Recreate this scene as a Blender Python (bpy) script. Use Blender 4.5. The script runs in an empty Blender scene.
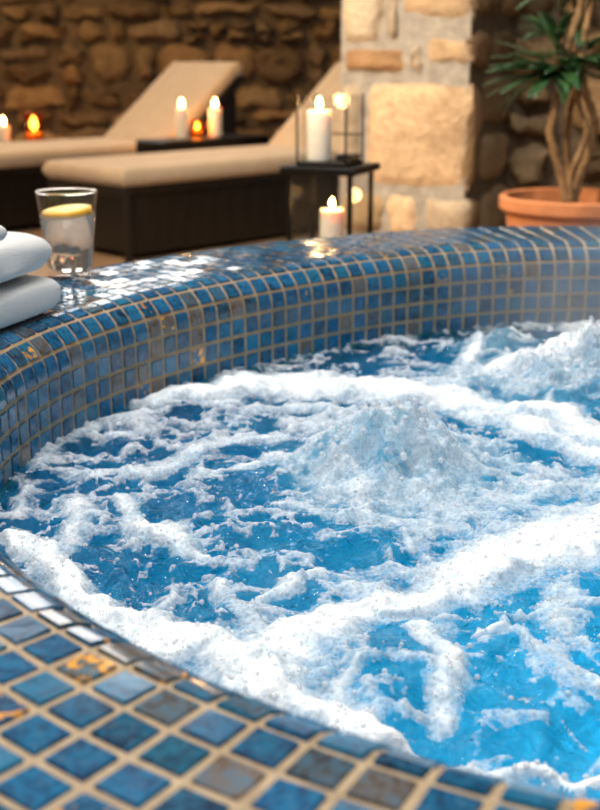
import bpy, math, random
import numpy as np
from mathutils import Vector, Matrix

C = bpy.context.scene.collection
SC = bpy.context.scene
R = math.radians
PI = math.pi

# ---------------------------------------------------------------- helpers
def link(o, parent=None):
    C.objects.link(o)
    if parent is not None:
        o.parent = parent
    return o

def mesh_obj(name, verts, faces, mats, parent=None, smooth=True, loc=None, rotz=None, fmat=None):
    me = bpy.data.meshes.new(name)
    verts = np.asarray(verts, dtype=np.float32)
    me.from_pydata(verts.tolist(), [], [list(f) for f in faces])
    for m in (mats if isinstance(mats, (list, tuple)) else [mats]):
        me.materials.append(m)
    if smooth:
        me.polygons.foreach_set('use_smooth', [True] * len(me.polygons))
    if fmat is not None:
        me.polygons.foreach_set('material_index', list(fmat))
    me.update()
    o = link(bpy.data.objects.new(name, me), parent)
    if loc is not None:
        o.location = loc
    if rotz is not None:
        o.rotation_euler = (0, 0, rotz)
    return o

def color_attr(o, name, cols):
    a = o.data.attributes.new(name, 'FLOAT_COLOR', 'POINT')
    c = np.ones((len(o.data.vertices), 4), dtype=np.float32)
    cols = np.asarray(cols, dtype=np.float32)
    c[:, :cols.shape[1]] = cols
    a.data.foreach_set('color', c.ravel())

def empty(name, loc=(0, 0, 0), rotz=0):
    o = link(bpy.data.objects.new(name, None))
    o.location = loc
    o.rotation_euler = (0, 0, rotz)
    o.empty_display_size = .05
    return o

def tag(o, label=None, cat=None, group=None, kind=None):
    if label: o['label'] = label
    if cat: o['category'] = cat
    if group: o['group'] = group
    if kind: o['kind'] = kind
    return o

class MB:
    """collects vertices and faces of one mesh"""
    def __init__(s):
        s.v = []; s.f = []
    def add(s, v, f):
        n = len(s.v)
        s.v += [tuple(p) for p in v]
        s.f += [tuple(i + n for i in q) for q in f]
    def box(s, c, d, bev=0.0, rot=None):
        """chamfered box centred on c with full sizes d"""
        hx, hy, hz = d[0] / 2, d[1] / 2, d[2] / 2
        b = min(bev, hx * .9, hy * .9, hz * .9)
        if b <= 0:
            v = [(x, y, z) for z in (-hz, hz) for y in (-hy, hy) for x in (-hx, hx)]
            f = [(0, 2, 3, 1), (4, 5, 7, 6), (0, 1, 5, 4), (2, 6, 7, 3), (0, 4, 6, 2), (1, 3, 7, 5)]
        else:
            v = []; idx = {}
            for sx in (-1, 1):
                for sy in (-1, 1):
                    for sz in (-1, 1):
                        for k in range(3):
                            p = [sx * (hx - b), sy * (hy - b), sz * (hz - b)]
                            p[k] = (sx, sy, sz)[k] * (hx, hy, hz)[k]
                            idx[(sx, sy, sz, k)] = len(v); v.append(tuple(p))
            f = []
            I = lambda a, k: idx[(a[0], a[1], a[2], k)]
            for k in range(3):
                u, w = [q for q in range(3) if q != k]
                for sgn in (-1, 1):
                    q = []
                    for (a, c2) in ((-1, -1), (1, -1), (1, 1), (-1, 1)):
                        t = [0, 0, 0]; t[k] = sgn; t[u] = a; t[w] = c2
                        q.append(I(t, k))
                    f.append(tuple(q))
            for k in range(3):      # edges along axis k
                u, w = [q for q in range(3) if q != k]
                for a in (-1, 1):
                    for c2 in (-1, 1):
                        t0 = [0, 0, 0]; t0[u] = a; t0[w] = c2; t1 = t0[:]
                        t0[k] = -1; t1[k] = 1
                        f.append((I(t0, u), I(t1, u), I(t1, w), I(t0, w)))
            for sx in (-1, 1):
                for sy in (-1, 1):
                    for sz in (-1, 1):
                        f.append(tuple(idx[(sx, sy, sz, k)] for k in range(3)))
        if rot is not None:
            v = [tuple(rot @ Vector(p)) for p in v]
        s.add([(p[0] + c[0], p[1] + c[1], p[2] + c[2]) for p in v], f)
    def tube(s, pts, rad, n=10, cap=True):
        pts = [Vector(p) for p in pts]
        rad = rad if isinstance(rad, (list, tuple)) else [rad] * len(pts)
        v = []; f = []
        up = Vector((0, 0, 1)); prev = None
        for i, p in enumerate(pts):
            d = (pts[min(i + 1, len(pts) - 1)] - pts[max(i - 1, 0)]).normalized()
            a = prev - d * prev.dot(d) if prev is not None else (d.cross(up) if abs(d.z) < .95 else d.cross(Vector((1, 0, 0))))
            a.normalize(); prev = a
            b = d.cross(a)
            for k in range(n):
                t = 2 * PI * k / n
                v.append(tuple(p + (a * math.cos(t) + b * math.sin(t)) * rad[i]))
        for i in range(len(pts) - 1):
            for k in range(n):
                k2 = (k + 1) % n
                f.append((i * n + k, i * n + k2, (i + 1) * n + k2, (i + 1) * n + k))
        if cap:
            f.append(tuple(range(n))[::-1])
            f.append(tuple(range((len(pts) - 1) * n, len(pts) * n)))
        s.add(v, f)
    def lathe(s, prof, n=32, c=(0, 0, 0), closed=False):
        """revolve (r, z) points"""
        v = []; f = []; m = len(prof)
        for (r, z) in prof:
            for k in range(n):
                t = 2 * PI * k / n
                v.append((c[0] + max(r, 1e-5) * math.cos(t), c[1] + max(r, 1e-5) * math.sin(t), c[2] + z))
        for i in range(m if closed else m - 1):
            j = (i + 1) % m
            for k in range(n):
                k2 = (k + 1) % n
                f.append((i * n + k, i * n + k2, j * n + k2, j * n + k))
        s.add(v, f)
    def build(s, name, mat, parent=None, smooth=True, **kw):
        return mesh_obj(name, s.v, s.f, mat, parent, smooth, **kw)

def auto_smooth(o, ang=40):
    try:
        o.data.set_sharp_from_angle(angle=R(ang))
    except Exception:
        pass
    return o

# numpy noise ------------------------------------------------------
_rng = np.random.default_rng(7)
_LAT = _rng.random((256, 256)).astype(np.float32)
def vnoise(x, y):
    xi = np.floor(x).astype(np.int64); yi = np.floor(y).astype(np.int64)
    fx = x - xi; fy = y - yi
    fx = fx * fx * fx * (fx * (fx * 6 - 15) + 10); fy = fy * fy * fy * (fy * (fy * 6 - 15) + 10)
    a = _LAT[xi & 255, yi & 255]; b = _LAT[(xi + 1) & 255, yi & 255]
    c = _LAT[xi & 255, (yi + 1) & 255]; d = _LAT[(xi + 1) & 255, (yi + 1) & 255]
    return (a * (1 - fx) + b * fx) * (1 - fy) + (c * (1 - fx) + d * fx) * fy
def fbm(x, y, o=4, g=.5):
    s = 0; a = 1; t = 0
    for i in range(o):
        s = s + a * (vnoise(x + 17.3 * i, y - 9.1 * i) - .5); t += a
        x, y = x * 1.93 + y * .31, y * 1.93 - x * .31
        a *= g
    return s / t * 2            # about -1 .. 1
def ridged(x, y, o=3):
    s = 0; a = 1; t = 0
    for i in range(o):
        s = s + a * (1 - np.abs(2 * vnoise(x + 31.7 * i, y + 5.3 * i) - 1)); t += a
        x, y = x * 1.9 + y * .4, y * 1.9 - x * .4
        a *= .5
    return s / t
def sstep(a, b, x):
    t = np.clip((x - a) / (b - a), 0, 1)
    return t * t * (3 - 2 * t)

# ---------------------------------------------------------------- materials
def new_mat(name):
    m = bpy.data.materials.new(name); m.use_nodes = True
    nt = m.node_tree
    return m, nt, nt.nodes['Principled BSDF']
def setp(p, **kw):
    for k, v in kw.items():
        k = k.replace('_', ' ')
        for q in (k, k.title(), 'IOR' if k.lower() == 'ior' else k):
            if q in p.inputs:
                p.inputs[q].default_value = v; break
        else:
            raise KeyError(k)
def c4(c): return (c[0], c[1], c[2], 1)
def node(nt, t, **kw):
    n = nt.nodes.new(t)
    for k, v in kw.items():
        if k in n.inputs.keys() if isinstance(k, str) else False:
            n.inputs[k].default_value = v
        else:
            setattr(n, k, v)
    return n
def noise(nt, scale, detail=4, rough=.55, dist=0, vec=None):
    n = nt.nodes.new('ShaderNodeTexNoise')
    n.inputs['Scale'].default_value = scale; n.inputs['Detail'].default_value = detail
    n.inputs['Roughness'].default_value = rough; n.inputs['Distortion'].default_value = dist
    if vec is None:
        vec = nt.nodes.new('ShaderNodeTexCoord').outputs['Object']
    nt.links.new(vec, n.inputs['Vector'])
    return n.outputs['Fac']
def ramp(nt, fac, stops):
    r = nt.nodes.new('ShaderNodeValToRGB')
    e = r.color_ramp.elements
    while len(e) < len(stops): e.new(.5)
    for q, (p, c) in zip(e, stops):
        q.position = p; q.color = c4(c) if len(c) == 3 else c
    nt.links.new(fac, r.inputs['Fac'])
    return r.outputs['Color']
def mixc(nt, fac, a, b, mode='MIX'):
    m = nt.nodes.new('ShaderNodeMix'); m.data_type = 'RGBA'; m.blend_type = mode
    for sock, v in ((m.inputs[0], fac), (m.inputs[6], a), (m.inputs[7], b)):
        if hasattr(v, 'links') or isinstance(v, bpy.types.NodeSocket): nt.links.new(v, sock)
        elif isinstance(v, (int, float)): sock.default_value = v
        else: sock.default_value = c4(v)
    return m.outputs[2]
def bump(nt, p, h, strength=.3, dist=.01, inner=None):
    b = nt.nodes.new('ShaderNodeBump')
    b.inputs['Strength'].default_value = strength; b.inputs['Distance'].default_value = dist
    nt.links.new(h, b.inputs['Height'])
    if inner is not None: nt.links.new(inner, b.inputs['Normal'])
    nt.links.new(b.outputs['Normal'], p.inputs['Normal'])
    return b.outputs['Normal']
def attr(nt, name):
    a = nt.nodes.new('ShaderNodeAttribute'); a.attribute_name = name
    return a
def plain(name, col, rough=.5, metal=0, nscale=30, var=.15, bstr=0, bdist=.002, spec=.5):
    m, nt, p = new_mat(name)
    n = noise(nt, nscale)
    lo = [x * (1 - var) for x in col]; hi = [min(1, x * (1 + var)) for x in col]
    nt.links.new(ramp(nt, n, [(.3, lo), (.7, hi)]), p.inputs['Base Color'])
    setp(p, Roughness=rough, Metallic=metal)
    p.inputs['Specular IOR Level'].default_value = spec
    if bstr: bump(nt, p, n, bstr, bdist)
    return m

def mat_tile():
    m, nt, p = new_mat('glass mosaic')
    col = attr(nt, 'tile').outputs['Color']
    n1 = noise(nt, 80, 3, .6, 1.6)
    n2 = noise(nt, 120, 4, .6, 2.2)
    c = mixc(nt, ramp(nt, n1, [(.35, (0, 0, 0)), (.75, (.7, .7, .7))]), col, (.010, .20, .37))
    c2 = mixc(nt, ramp(nt, n2, [(.5, (0, 0, 0)), (.8, (.38, .38, .38))]), c, (.20, .15, .10))
    dark = mixc(nt, ramp(nt, n1, [(.25, (.85, .85, .85)), (.5, (0, 0, 0))]), c2, (.004, .02, .06))
    # gold foil flecks on the tiles whose fleck value is high
    fl = attr(nt, 'fleck').outputs['Fac']
    n3 = noise(nt, 95, 3, .6, .6)
    add = nt.nodes.new('ShaderNodeMath'); add.operation = 'ADD'
    nt.links.new(n3, add.inputs[0]); nt.links.new(fl, add.inputs[1])
    foil = ramp(nt, add.outputs[0], [(.74, (0, 0, 0)), (.80, (1, 1, 1))])
    fin = mixc(nt, foil, dark, (1.0, .44, .05))
    nt.links.new(fin, p.inputs['Base Color'])
    mm = nt.nodes.new('ShaderNodeMath'); mm.operation = 'MULTIPLY'; mm.inputs[1].default_value = .15
    nt.links.new(foil, mm.inputs[0]); nt.links.new(mm.outputs[0], p.inputs['Metallic'])
    setp(p, Roughness=.16); p.inputs['Specular IOR Level'].default_value = .45
    p.inputs['Coat Weight'].default_value = .1; p.inputs['Coat Roughness'].default_value = .05
    bump(nt, p, noise(nt, 55, 2), .05, .004)
    return m

def mat_grout():
    m, nt, p = new_mat('sand grout')
    n = noise(nt, 90, 5, .65)
    nt.links.new(ramp(nt, n, [(.3, (.31, .205, .105)), (.72, (.53, .385, .225))]), p.inputs['Base Color'])
    setp(p, Roughness=.55)
    bump(nt, p, noise(nt, 400, 3), .35, .002)
    return m

def translucent(nt, p, col, fac):
    t = nt.nodes.new('ShaderNodeBsdfTranslucent'); t.inputs[0].default_value = c4(col)
    mx = nt.nodes.new('ShaderNodeMixShader')
    if isinstance(fac, float): mx.inputs[0].default_value = fac
    else: nt.links.new(fac, mx.inputs[0])
    nt.links.new(p.outputs[0], mx.inputs[1]); nt.links.new(t.outputs[0], mx.inputs[2])
    nt.links.new(mx.outputs[0], nt.nodes['Material Output'].inputs[0])

def mat_water():
    m, nt, p = new_mat('spa water')
    ae = attr(nt, 'aer').outputs['Fac']
    setp(p, Roughness=.04, IOR=1.33)
    n = noise(nt, 14, 4, .6, .8)
    base = ramp(nt, n, [(.3, (.015, .47, .68)), (.7, (.05, .66, .88))])
    col = mixc(nt, ae, base, (.70, .89, 1.0))
    nt.links.new(col, p.inputs['Base Color'])
    tr = nt.nodes.new('ShaderNodeMapRange')
    nt.links.new(ae, tr.inputs['Value'])
    tr.inputs['From Min'].default_value = 0; tr.inputs['From Max'].default_value = 1
    tr.inputs['To Min'].default_value = .97; tr.inputs['To Max'].default_value = .30
    nt.links.new(tr.outputs[0], p.inputs['Transmission Weight'])
    ro = nt.nodes.new('ShaderNodeMapRange')
    nt.links.new(ae, ro.inputs['Value'])
    ro.inputs['To Min'].default_value = .03; ro.inputs['To Max'].default_value = .08
    nt.links.new(ro.outputs[0], p.inputs['Roughness'])
    h1 = noise(nt, 42, 5, .62, 1.0); h2 = noise(nt, 130, 3, .6, .6)
    b1 = nt.nodes.new('ShaderNodeBump'); b1.inputs['Strength'].default_value = 1.0; b1.inputs['Distance'].default_value = .03
    nt.links.new(h1, b1.inputs['Height'])
    bump(nt, p, h2, .9, .007, b1.outputs['Normal'])
    mf = nt.nodes.new('ShaderNodeMath'); mf.operation = 'MULTIPLY'; mf.inputs[1].default_value = .5
    nt.links.new(ae, mf.inputs[0])
    translucent(nt, p, (.80, .94, 1), mf.outputs[0])
    return m

def mat_foam():
    m, nt, p = new_mat('white foam')
    tc = nt.nodes.new('ShaderNodeTexCoord').outputs['Object']
    v = nt.nodes.new('ShaderNodeTexVoronoi'); v.inputs['Scale'].default_value = 210
    nt.links.new(tc, v.inputs['Vector'])
    v2 = nt.nodes.new('ShaderNodeTexVoronoi'); v2.inputs['Scale'].default_value = 520
    nt.links.new(tc, v2.inputs['Vector'])
    n = noise(nt, 60, 4)
    nt.links.new(ramp(nt, n, [(.25, (.76, .87, .96)), (.6, (.92, .95, .98))]), p.inputs['Base Color'])
    th = attr(nt, 'thick').outputs['Fac']
    fn = noise(nt, 130, 4, .65)
    v3 = nt.nodes.new('ShaderNodeTexVoronoi'); v3.inputs['Scale'].default_value = 260
    nt.links.new(tc, v3.inputs['Vector'])
    ad = nt.nodes.new('ShaderNodeMath'); ad.operation = 'MULTIPLY_ADD'; ad.inputs[1].default_value = .55
    nt.links.new(fn, ad.inputs[0]); nt.links.new(th, ad.inputs[2])
    ad2 = nt.nodes.new('ShaderNodeMath'); ad2.operation = 'MULTIPLY_ADD'; ad2.inputs[1].default_value = .30
    nt.links.new(v3.outputs['Distance'], ad2.inputs[0]); nt.links.new(ad.outputs[0], ad2.inputs[2])
    al = nt.nodes.new('ShaderNodeMapRange'); al.inputs['From Min'].default_value = .28; al.inputs['From Max'].default_value = 1.25
    nt.links.new(ad2.outputs[0], al.inputs['Value']); nt.links.new(al.outputs[0], p.inputs['Alpha'])
    p.inputs['Subsurface Weight'].default_value = .25; p.inputs['Subsurface Radius'].default_value = (.8, 1.0, 1.2); p.inputs['Subsurface Scale'].default_value = .003
    setp(p, Roughness=.32)
    p.inputs['Specular IOR Level'].default_value = .5
    b1 = nt.nodes.new('ShaderNodeBump'); b1.invert = True
    b1.inputs['Strength'].default_value = .32; b1.inputs['Distance'].default_value = .0025
    nt.links.new(v.outputs['Distance'], b1.inputs['Height'])
    b2 = nt.nodes.new('ShaderNodeBump'); b2.invert = True
    b2.inputs['Strength'].default_value = .18; b2.inputs['Distance'].default_value = .002
    nt.links.new(v2.outputs['Distance'], b2.inputs['Height']); nt.links.new(b1.outputs['Normal'], b2.inputs['Normal'])
    nt.links.new(b2.outputs['Normal'], p.inputs['Normal'])
    return m

def mat_glass(name, rough=0.0, col=(1, 1, 1), ior=1.45):
    m, nt, p = new_mat(name)
    setp(p, Roughness=rough, IOR=ior); p.inputs['Transmission Weight'].default_value = 1
    p.inputs['Base Color'].default_value = c4(col)
    return m

def mat_pane(name, tint=(1, 1, 1)):
    """thin clear sheet: straight-through transparency plus a reflection"""
    m, nt, p = new_mat(name)
    nt.nodes.remove(p)
    t = nt.nodes.new('ShaderNodeBsdfTransparent'); t.inputs[0].default_value = c4(tint)
    g = nt.nodes.new('ShaderNodeBsdfGlossy'); g.inputs['Roughness'].default_value = .03
    lw = nt.nodes.new('ShaderNodeLayerWeight'); lw.inputs['Blend'].default_value = .5
    pw = nt.nodes.new('ShaderNodeMath'); pw.operation = 'POWER'; pw.inputs[1].default_value = 4
    nt.links.new(lw.outputs['Facing'], pw.inputs[0])
    f = nt.nodes.new('ShaderNodeMath'); f.operation = 'MULTIPLY_ADD'; f.inputs[1].default_value = .5; f.inputs[2].default_value = .035
    nt.links.new(pw.outputs[0], f.inputs[0])
    mx = nt.nodes.new('ShaderNodeMixShader')
    nt.links.new(f.outputs[0], mx.inputs[0]); nt.links.new(t.outputs[0], mx.inputs[1]); nt.links.new(g.outputs[0], mx.inputs[2])
    nt.links.new(mx.outputs[0], nt.nodes['Material Output'].inputs[0])
    return m

def mat_emit(name, col, strength):
    m, nt, p = new_mat(name)
    p.inputs['Base Color'].default_value = c4(col)
    p.inputs['Emission Color'].default_value = c4(col)
    p.inputs['Emission Strength'].default_value = strength
    return m

def mat_stone(name, warm=1.0):
    m, nt, p = new_mat(name)
    col = attr(nt, 'stone').outputs['Color']
    n = noise(nt, 9, 7, .62, .3)
    n2 = noise(nt, 45, 5, .6)
    a = mixc(nt, 1.0, col, ramp(nt, n, [(.25, (.55, .50, .45)), (.55, (1, .97, .93)), (.75, (1.18, 1.12, 1.02))]), 'MULTIPLY')
    b = mixc(nt, ramp(nt, n2, [(.33, (.28, .28, .28)), (.5, (0, 0, 0))]), a, (.30, .20, .11))
    nt.links.new(b, p.inputs['Base Color'])
    setp(p, Roughness=.85); p.inputs['Specular IOR Level'].default_value = .25
    h = nt.nodes.new('ShaderNodeMath'); h.operation = 'ADD'
    nt.links.new(n, h.inputs[0]); nt.links.new(n2, h.inputs[1])
    bump(nt, p, h.outputs[0], .7, .025)
    return m

def mat_fabric(name, col, scale=900, var=.12, b=.4):
    m, nt, p = new_mat(name)
    n = noise(nt, scale, 2); n2 = noise(nt, 12, 3)
    lo = [x * (1 - var) for x in col]
    nt.links.new(ramp(nt, n2, [(.3, lo), (.7, col)]), p.inputs['Base Color'])
    setp(p, Roughness=.95); p.inputs['Specular IOR Level'].default_value = .1
    p.inputs['Sheen Weight'].default_value = .3
    bump(nt, p, n, b, .003)
    return m

def mat_leaf():
    m, nt, p = new_mat('leaf green')
    n = noise(nt, 14, 3)
    nt.links.new(ramp(nt, n, [(.3, (.012, .045, .018)), (.7, (.05, .13, .045))]), p.inputs['Base Color'])
    setp(p, Roughness=.32)
    return m

def mat_bark():
    m, nt, p = new_mat('pale brown bark')
    n = noise(nt, 40, 5, .65)
    nt.links.new(ramp(nt, n, [(.3, (.16, .085, .035)), (.7, (.42, .255, .125))]), p.inputs['Base Color'])
    setp(p, Roughness=.8)
    bump(nt, p, n, .6, .006)
    return m

def mat_wood(name):
    m, nt, p = new_mat(name)
    w = nt.nodes.new('ShaderNodeTexWave'); w.inputs['Scale'].default_value = 3.5
    w.inputs['Distortion'].default_value = 6; w.inputs['Detail'].default_value = 3
    nt.links.new(nt.nodes.new('ShaderNodeTexCoord').outputs['Object'], w.inputs['Vector'])
    nt.links.new(ramp(nt, w.outputs['Fac'], [(.2, (.006, .004, .003)), (.8, (.010, .007, .005))]), p.inputs['Base Color'])
    setp(p, Roughness=.38)
    return m

def mat_drink():
    m, nt, p = new_mat('still water')
    setp(p, Roughness=.06, IOR=1.25); p.inputs['Transmission Weight'].default_value = .82
    p.inputs['Base Color'].default_value = (.93, .93, .92, 1)
    return m

def mat_basin():
    m, nt, p = new_mat('blue basin mosaic')
    n = noise(nt, 11, 4, .65, .5)
    nt.links.new(ramp(nt, n, [(.36, (.003, .075, .13)), (.5, (.008, .26, .42)), (.66, (.03, .47, .70))]), p.inputs['Base Color'])
    setp(p, Roughness=.4)
    return m

M = dict(
    tile=mat_tile(), grout=mat_grout(), water=mat_water(), foam=mat_foam(),
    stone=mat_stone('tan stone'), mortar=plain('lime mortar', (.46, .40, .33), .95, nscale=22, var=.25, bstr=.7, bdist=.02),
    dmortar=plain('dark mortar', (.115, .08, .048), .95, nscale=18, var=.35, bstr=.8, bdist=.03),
    floor=plain('stone floor', (.33, .22, .13), .55, nscale=3, var=.3, bstr=.3, bdist=.01),
    cushion=mat_fabric('linen cushion', (.56, .44, .31)),
    wicker=mat_wood('dark stained wood'), black=plain('black metal', (.012, .011, .010), .38, .6),
        towel=mat_fabric('terry towel', (.92, .90, .87), 700, .05, .9),
    glass=mat_pane('clear glass'), drink=mat_drink(),
    pane=mat_pane('thin glass pane'), amber=mat_pane('amber glass', (1.0, .62, .25)),
    wax=None, rimglass=mat_glass('polished rim glass'), flame=mat_emit('candle flame', (1.0, .62, .22), 38),
    wick=plain('charred wick', (.02, .015, .01), .9),
    clay=plain('terracotta', (.62, .235, .095), .75, nscale=16, var=.18, bstr=.15),
    soil=plain('potting soil', (.05, .03, .018), .95, nscale=60, var=.5, bstr=.8, bdist=.01),
    leaf=mat_leaf(), bark=mat_bark(),
    rind=plain("lemon rind", (.95, .46, .02), .4), pulp=plain('lemon flesh', (.98, .78, .22), .3, nscale=80, var=.1),
    basin=mat_basin(),
    frame=plain('window frame wood', (.12, .07, .035), .6), day=mat_emit('bright daylight pane', (1, .97, .92), 6.5),
)
def mat_wax():
    m, nt, p = new_mat('ivory wax')
    n = noise(nt, 20, 3)
    nt.links.new(ramp(nt, n, [(.3, (.86, .78, .66)), (.7, (.93, .88, .80))]), p.inputs['Base Color'])
    setp(p, Roughness=.45)
    p.inputs['Subsurface Weight'].default_value = .6
    p.inputs['Subsurface Radius'].default_value = (1.0, .45, .2)
    p.inputs['Subsurface Scale'].default_value = .02
    return m
M['wax'] = mat_wax()

# ---------------------------------------------------------------- the tub
CX, CY = .3281, 1.1236
RIM, WATER, PITCH = .5204, .3961, .026
RHO = .0480
ROW0 = .0224                    # arc length of the first grout line on the curved edge
WTOP = .252                     # from the inner face to the outer face
K = (.65364, -.06019, .05174, -.03042, .01248)
def r_fit(a):
    return K[0] + K[1] * math.cos(2 * a) + K[2] * math.sin(2 * a) + K[3] * math.cos(3 * a) + K[4] * math.sin(3 * a)
A0, A1 = R(64), R(262)
def r_plan(a):
    a = a % (2 * PI)
    if A0 <= a <= A1: return r_fit(a)
    b = a + 2 * PI if a < A0 else a
    d = 1e-3
    ks = [(A1, r_fit(A1), (r_fit(A1) - r_fit(A1 - d)) / d), (R(352), .84, 0.0), (A0 + 2 * PI, r_fit(A0), (r_fit(A0 + d) - r_fit(A0)) / d)]
    p, q = (ks[0], ks[1]) if b < ks[1][0] else (ks[1], ks[2])
    h = q[0] - p[0]; t = (b - p[0]) / h
    return ((2 * t**3 - 3 * t**2 + 1) * p[1] + (t**3 - 2 * t**2 + t) * h * p[2] + (-2 * t**3 + 3 * t**2) * q[1] + (t**3 - t**2) * h * q[2])
_a = np.linspace(0, 2 * PI, 4001)
_P = np.array([(CX + r_plan(a) * math.cos(a), CY + r_plan(a) * math.sin(a)) for a in _a])
_L = np.concatenate([[0], np.cumsum(np.hypot(*np.diff(_P, axis=0).T))])
PER = _L[-1]
NC = int(round(PER / PITCH))
def curve(s):
    """point and outward normal of the inner face line at arc length s"""
    s = np.asarray(s) % PER
    x = np.interp(s, _L, _P[:, 0]); y = np.interp(s, _L, _P[:, 1])
    e = 2e-3
    def at(q):
        q = q % PER
        return np.interp(q, _L, _P[:, 0]), np.interp(q, _L, _P[:, 1])
    x1, y1 = at(s + e * 4); x0, y0 = at(s - e * 4)
    tx, ty = x1 - x0, y1 - y0
    n = np.hypot(tx, ty)
    return x, y, ty / n, -tx / n          # counter-clockwise curve: outward is (ty, -tx)
def nearest_s(px, py):
    i = np.argmin((_P[:, 0] - px) ** 2 + (_P[:, 1] - py) ** 2)
    return _L[i]
# profile: s = 0 on the inner face RHO below the top; s < 0 runs down the face
QA = RHO * PI / 2
FLAT = WTOP - 2 * RHO
S_END = QA + FLAT + QA
def prof(s):
    """offset outwards, height, normal (outwards, up)"""
    if s <= 0: return 0.0, RIM - RHO + s, -1.0, 0.0
    if s < QA:
        t = s / RHO
        return RHO * (1 - math.cos(t)), RIM - RHO * (1 - math.sin(t)), -math.cos(t), math.sin(t)
    if s < QA + FLAT: return RHO + s - QA, RIM, 0.0, 1.0
    if s < S_END:
        t = (s - QA - FLAT) / RHO
        return WTOP - RHO + RHO * math.sin(t), RIM - RHO * (1 - math.cos(t)), math.sin(t), math.cos(t)
    return WTOP, RIM - RHO - (s - S_END), 1.0, 0.0

tub = empty('hot_tub', (CX, CY, 0))
tag(tub, 'round blue and gold mosaic tiled hot tub full of bubbling water', 'hot tub')
rng = random.Random(11)

def place(sv, off, h):
    x, y, nx, ny = curve(sv)
    return x + nx * off - CX, y + ny * off - CY, h

def build_shell():
    ss = [-.42, -.2, 0] + [QA * i / 5 for i in range(1, 6)] + [QA + FLAT * i / 3 for i in range(1, 4)] + [QA + FLAT + QA * i / 5 for i in range(1, 6)] + [S_END + RIM - RHO - .001]
    n = NC * 2
    sv = np.arange(n) * PER / n
    x, y, nx, ny = curve(sv)
    V = []; F = []
    for s in ss:
        o, h, _, _ = prof(s)
        V += [(x[i] + nx[i] * o - CX, y[i] + ny[i] * o - CY, h) for i in range(n)]
    for j in range(len(ss) - 1):
        for i in range(n):
            k = (i + 1) % n
            F.append((j * n + i, j * n + k, (j + 1) * n + k, (j + 1) * n + i))
    return mesh_obj('grout_shell', V, F, M['grout'], tub)
build_shell()

PAL = [  # colour, weight
    ((0.0042, 0.0607, 0.1521), 20), ((0.0063, 0.0860, 0.2084), 22), ((0.0098, 0.1164, 0.2309), 16), ((0.0070, 0.1012, 0.1690), 12), ((0.0028, 0.0263, 0.0676), 12),
    ((0.0396, 0.0792, 0.1232), 6), ((0.0264, 0.0422, 0.0598), 4), ((0.1672, 0.0924, 0.0282), 8), ((0.2640, 0.1320, 0.0308), 3), ((0.0924, 0.0704, 0.0440), 4)]
def pick():
    t = rng.random() * sum(w for _, w in PAL)
    for c, w in PAL:
        t -= w
        if t <= 0: return c
    return PAL[0][0]

PHASE, GOLD = (-.102, .492), (-.107, .512)
def build_tiles():
    g = .0037; bev = .0011; hi = .0016
    ph = nearest_s(*PHASE)
    w = PER / NC
    rows = [ROW0 + PITCH * k for k in range(-6, 40)]
    rows = [r for r in rows if r + PITCH < S_END + .42]
    V = []; F = []; COL = []; FLK = []
    gold_xy = GOLD               # the tile that carries the big gold flake
    best = (9, None); recs = []
    for r in rows:
        s0, s1 = r + g / 2, r + PITCH - g / 2
        curved = (s1 > 0 and s0 < QA) or (s1 > QA + FLAT and s0 < S_END)
        ts = [s0, s0 + bev] + ([s0 + (s1 - s0) * k / 5 for k in range(1, 5)] if curved else []) + [s1 - bev, s1]
        us = np.array([g / 2, g / 2 + bev, w - g / 2 - bev, w - g / 2])
        pr = [prof(t) for t in ts]
        omid = prof((s0 + s1) / 2)[0]
        sv = (ph + np.arange(NC)[:, None] * w + us[None, :])
        x, y, nx, ny = curve(sv)
        m = len(ts)
        for i in range(NC):
            jx, jy = rng.uniform(-1, 1) * .00035, rng.uniform(-1, 1) * .0003
            t1, t2 = rng.uniform(-1, 1) * .00045, rng.uniform(-1, 1) * .00045
            c = pick()
            v = rng.uniform(.75, 1.25); c = tuple(q * v for q in c)
            fk = rng.uniform(.12, .19) if rng.random() < .035 else 0.0
            b = len(V)
            for j, (o, h, po, pz) in enumerate(pr):
                ej = j in (0, m - 1)
                for k in range(4):
                    e = -.001 if (ej or k in (0, 3)) else hi + (t1 if k == 1 else -t1) + (t2 if j < m / 2 else -t2)
                    oo = o + po * e
                    V.append((x[i, k] + nx[i, k] * oo - CX, y[i, k] + ny[i, k] * oo - CY, h + pz * e))
            for j in range(m - 1):
                for k in range(3):
                    F.append((b + j * 4 + k, b + j * 4 + k + 1, b + (j + 1) * 4 + k + 1, b + (j + 1) * 4 + k))
            nv = m * 4
            cx, cy = V[b + 5][0] + CX, V[b + 5][1] + CY
            cx2, cy2 = V[b + nv - 6][0] + CX, V[b + nv - 6][1] + CY
            d = math.hypot((cx + cx2) / 2 - gold_xy[0], (cy + cy2) / 2 - gold_xy[1])
            if d < best[0] and r >= 0 and r < S_END / 2: best = (d, (len(COL), nv))
            COL += [c] * nv; FLK += [fk] * nv
    i0, nv = best[1]
    for q in range(i0, i0 + nv): COL[q] = (.13, .08, .02); FLK[q] = .235
    o = mesh_obj('mosaic_tiles', V, F, M['tile'], tub, False)
    color_attr(o, 'tile', COL)
    a = o.data.attributes.new('fleck', 'FLOAT', 'POINT'); a.data.foreach_set('value', FLK)
    return o
build_tiles()

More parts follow.
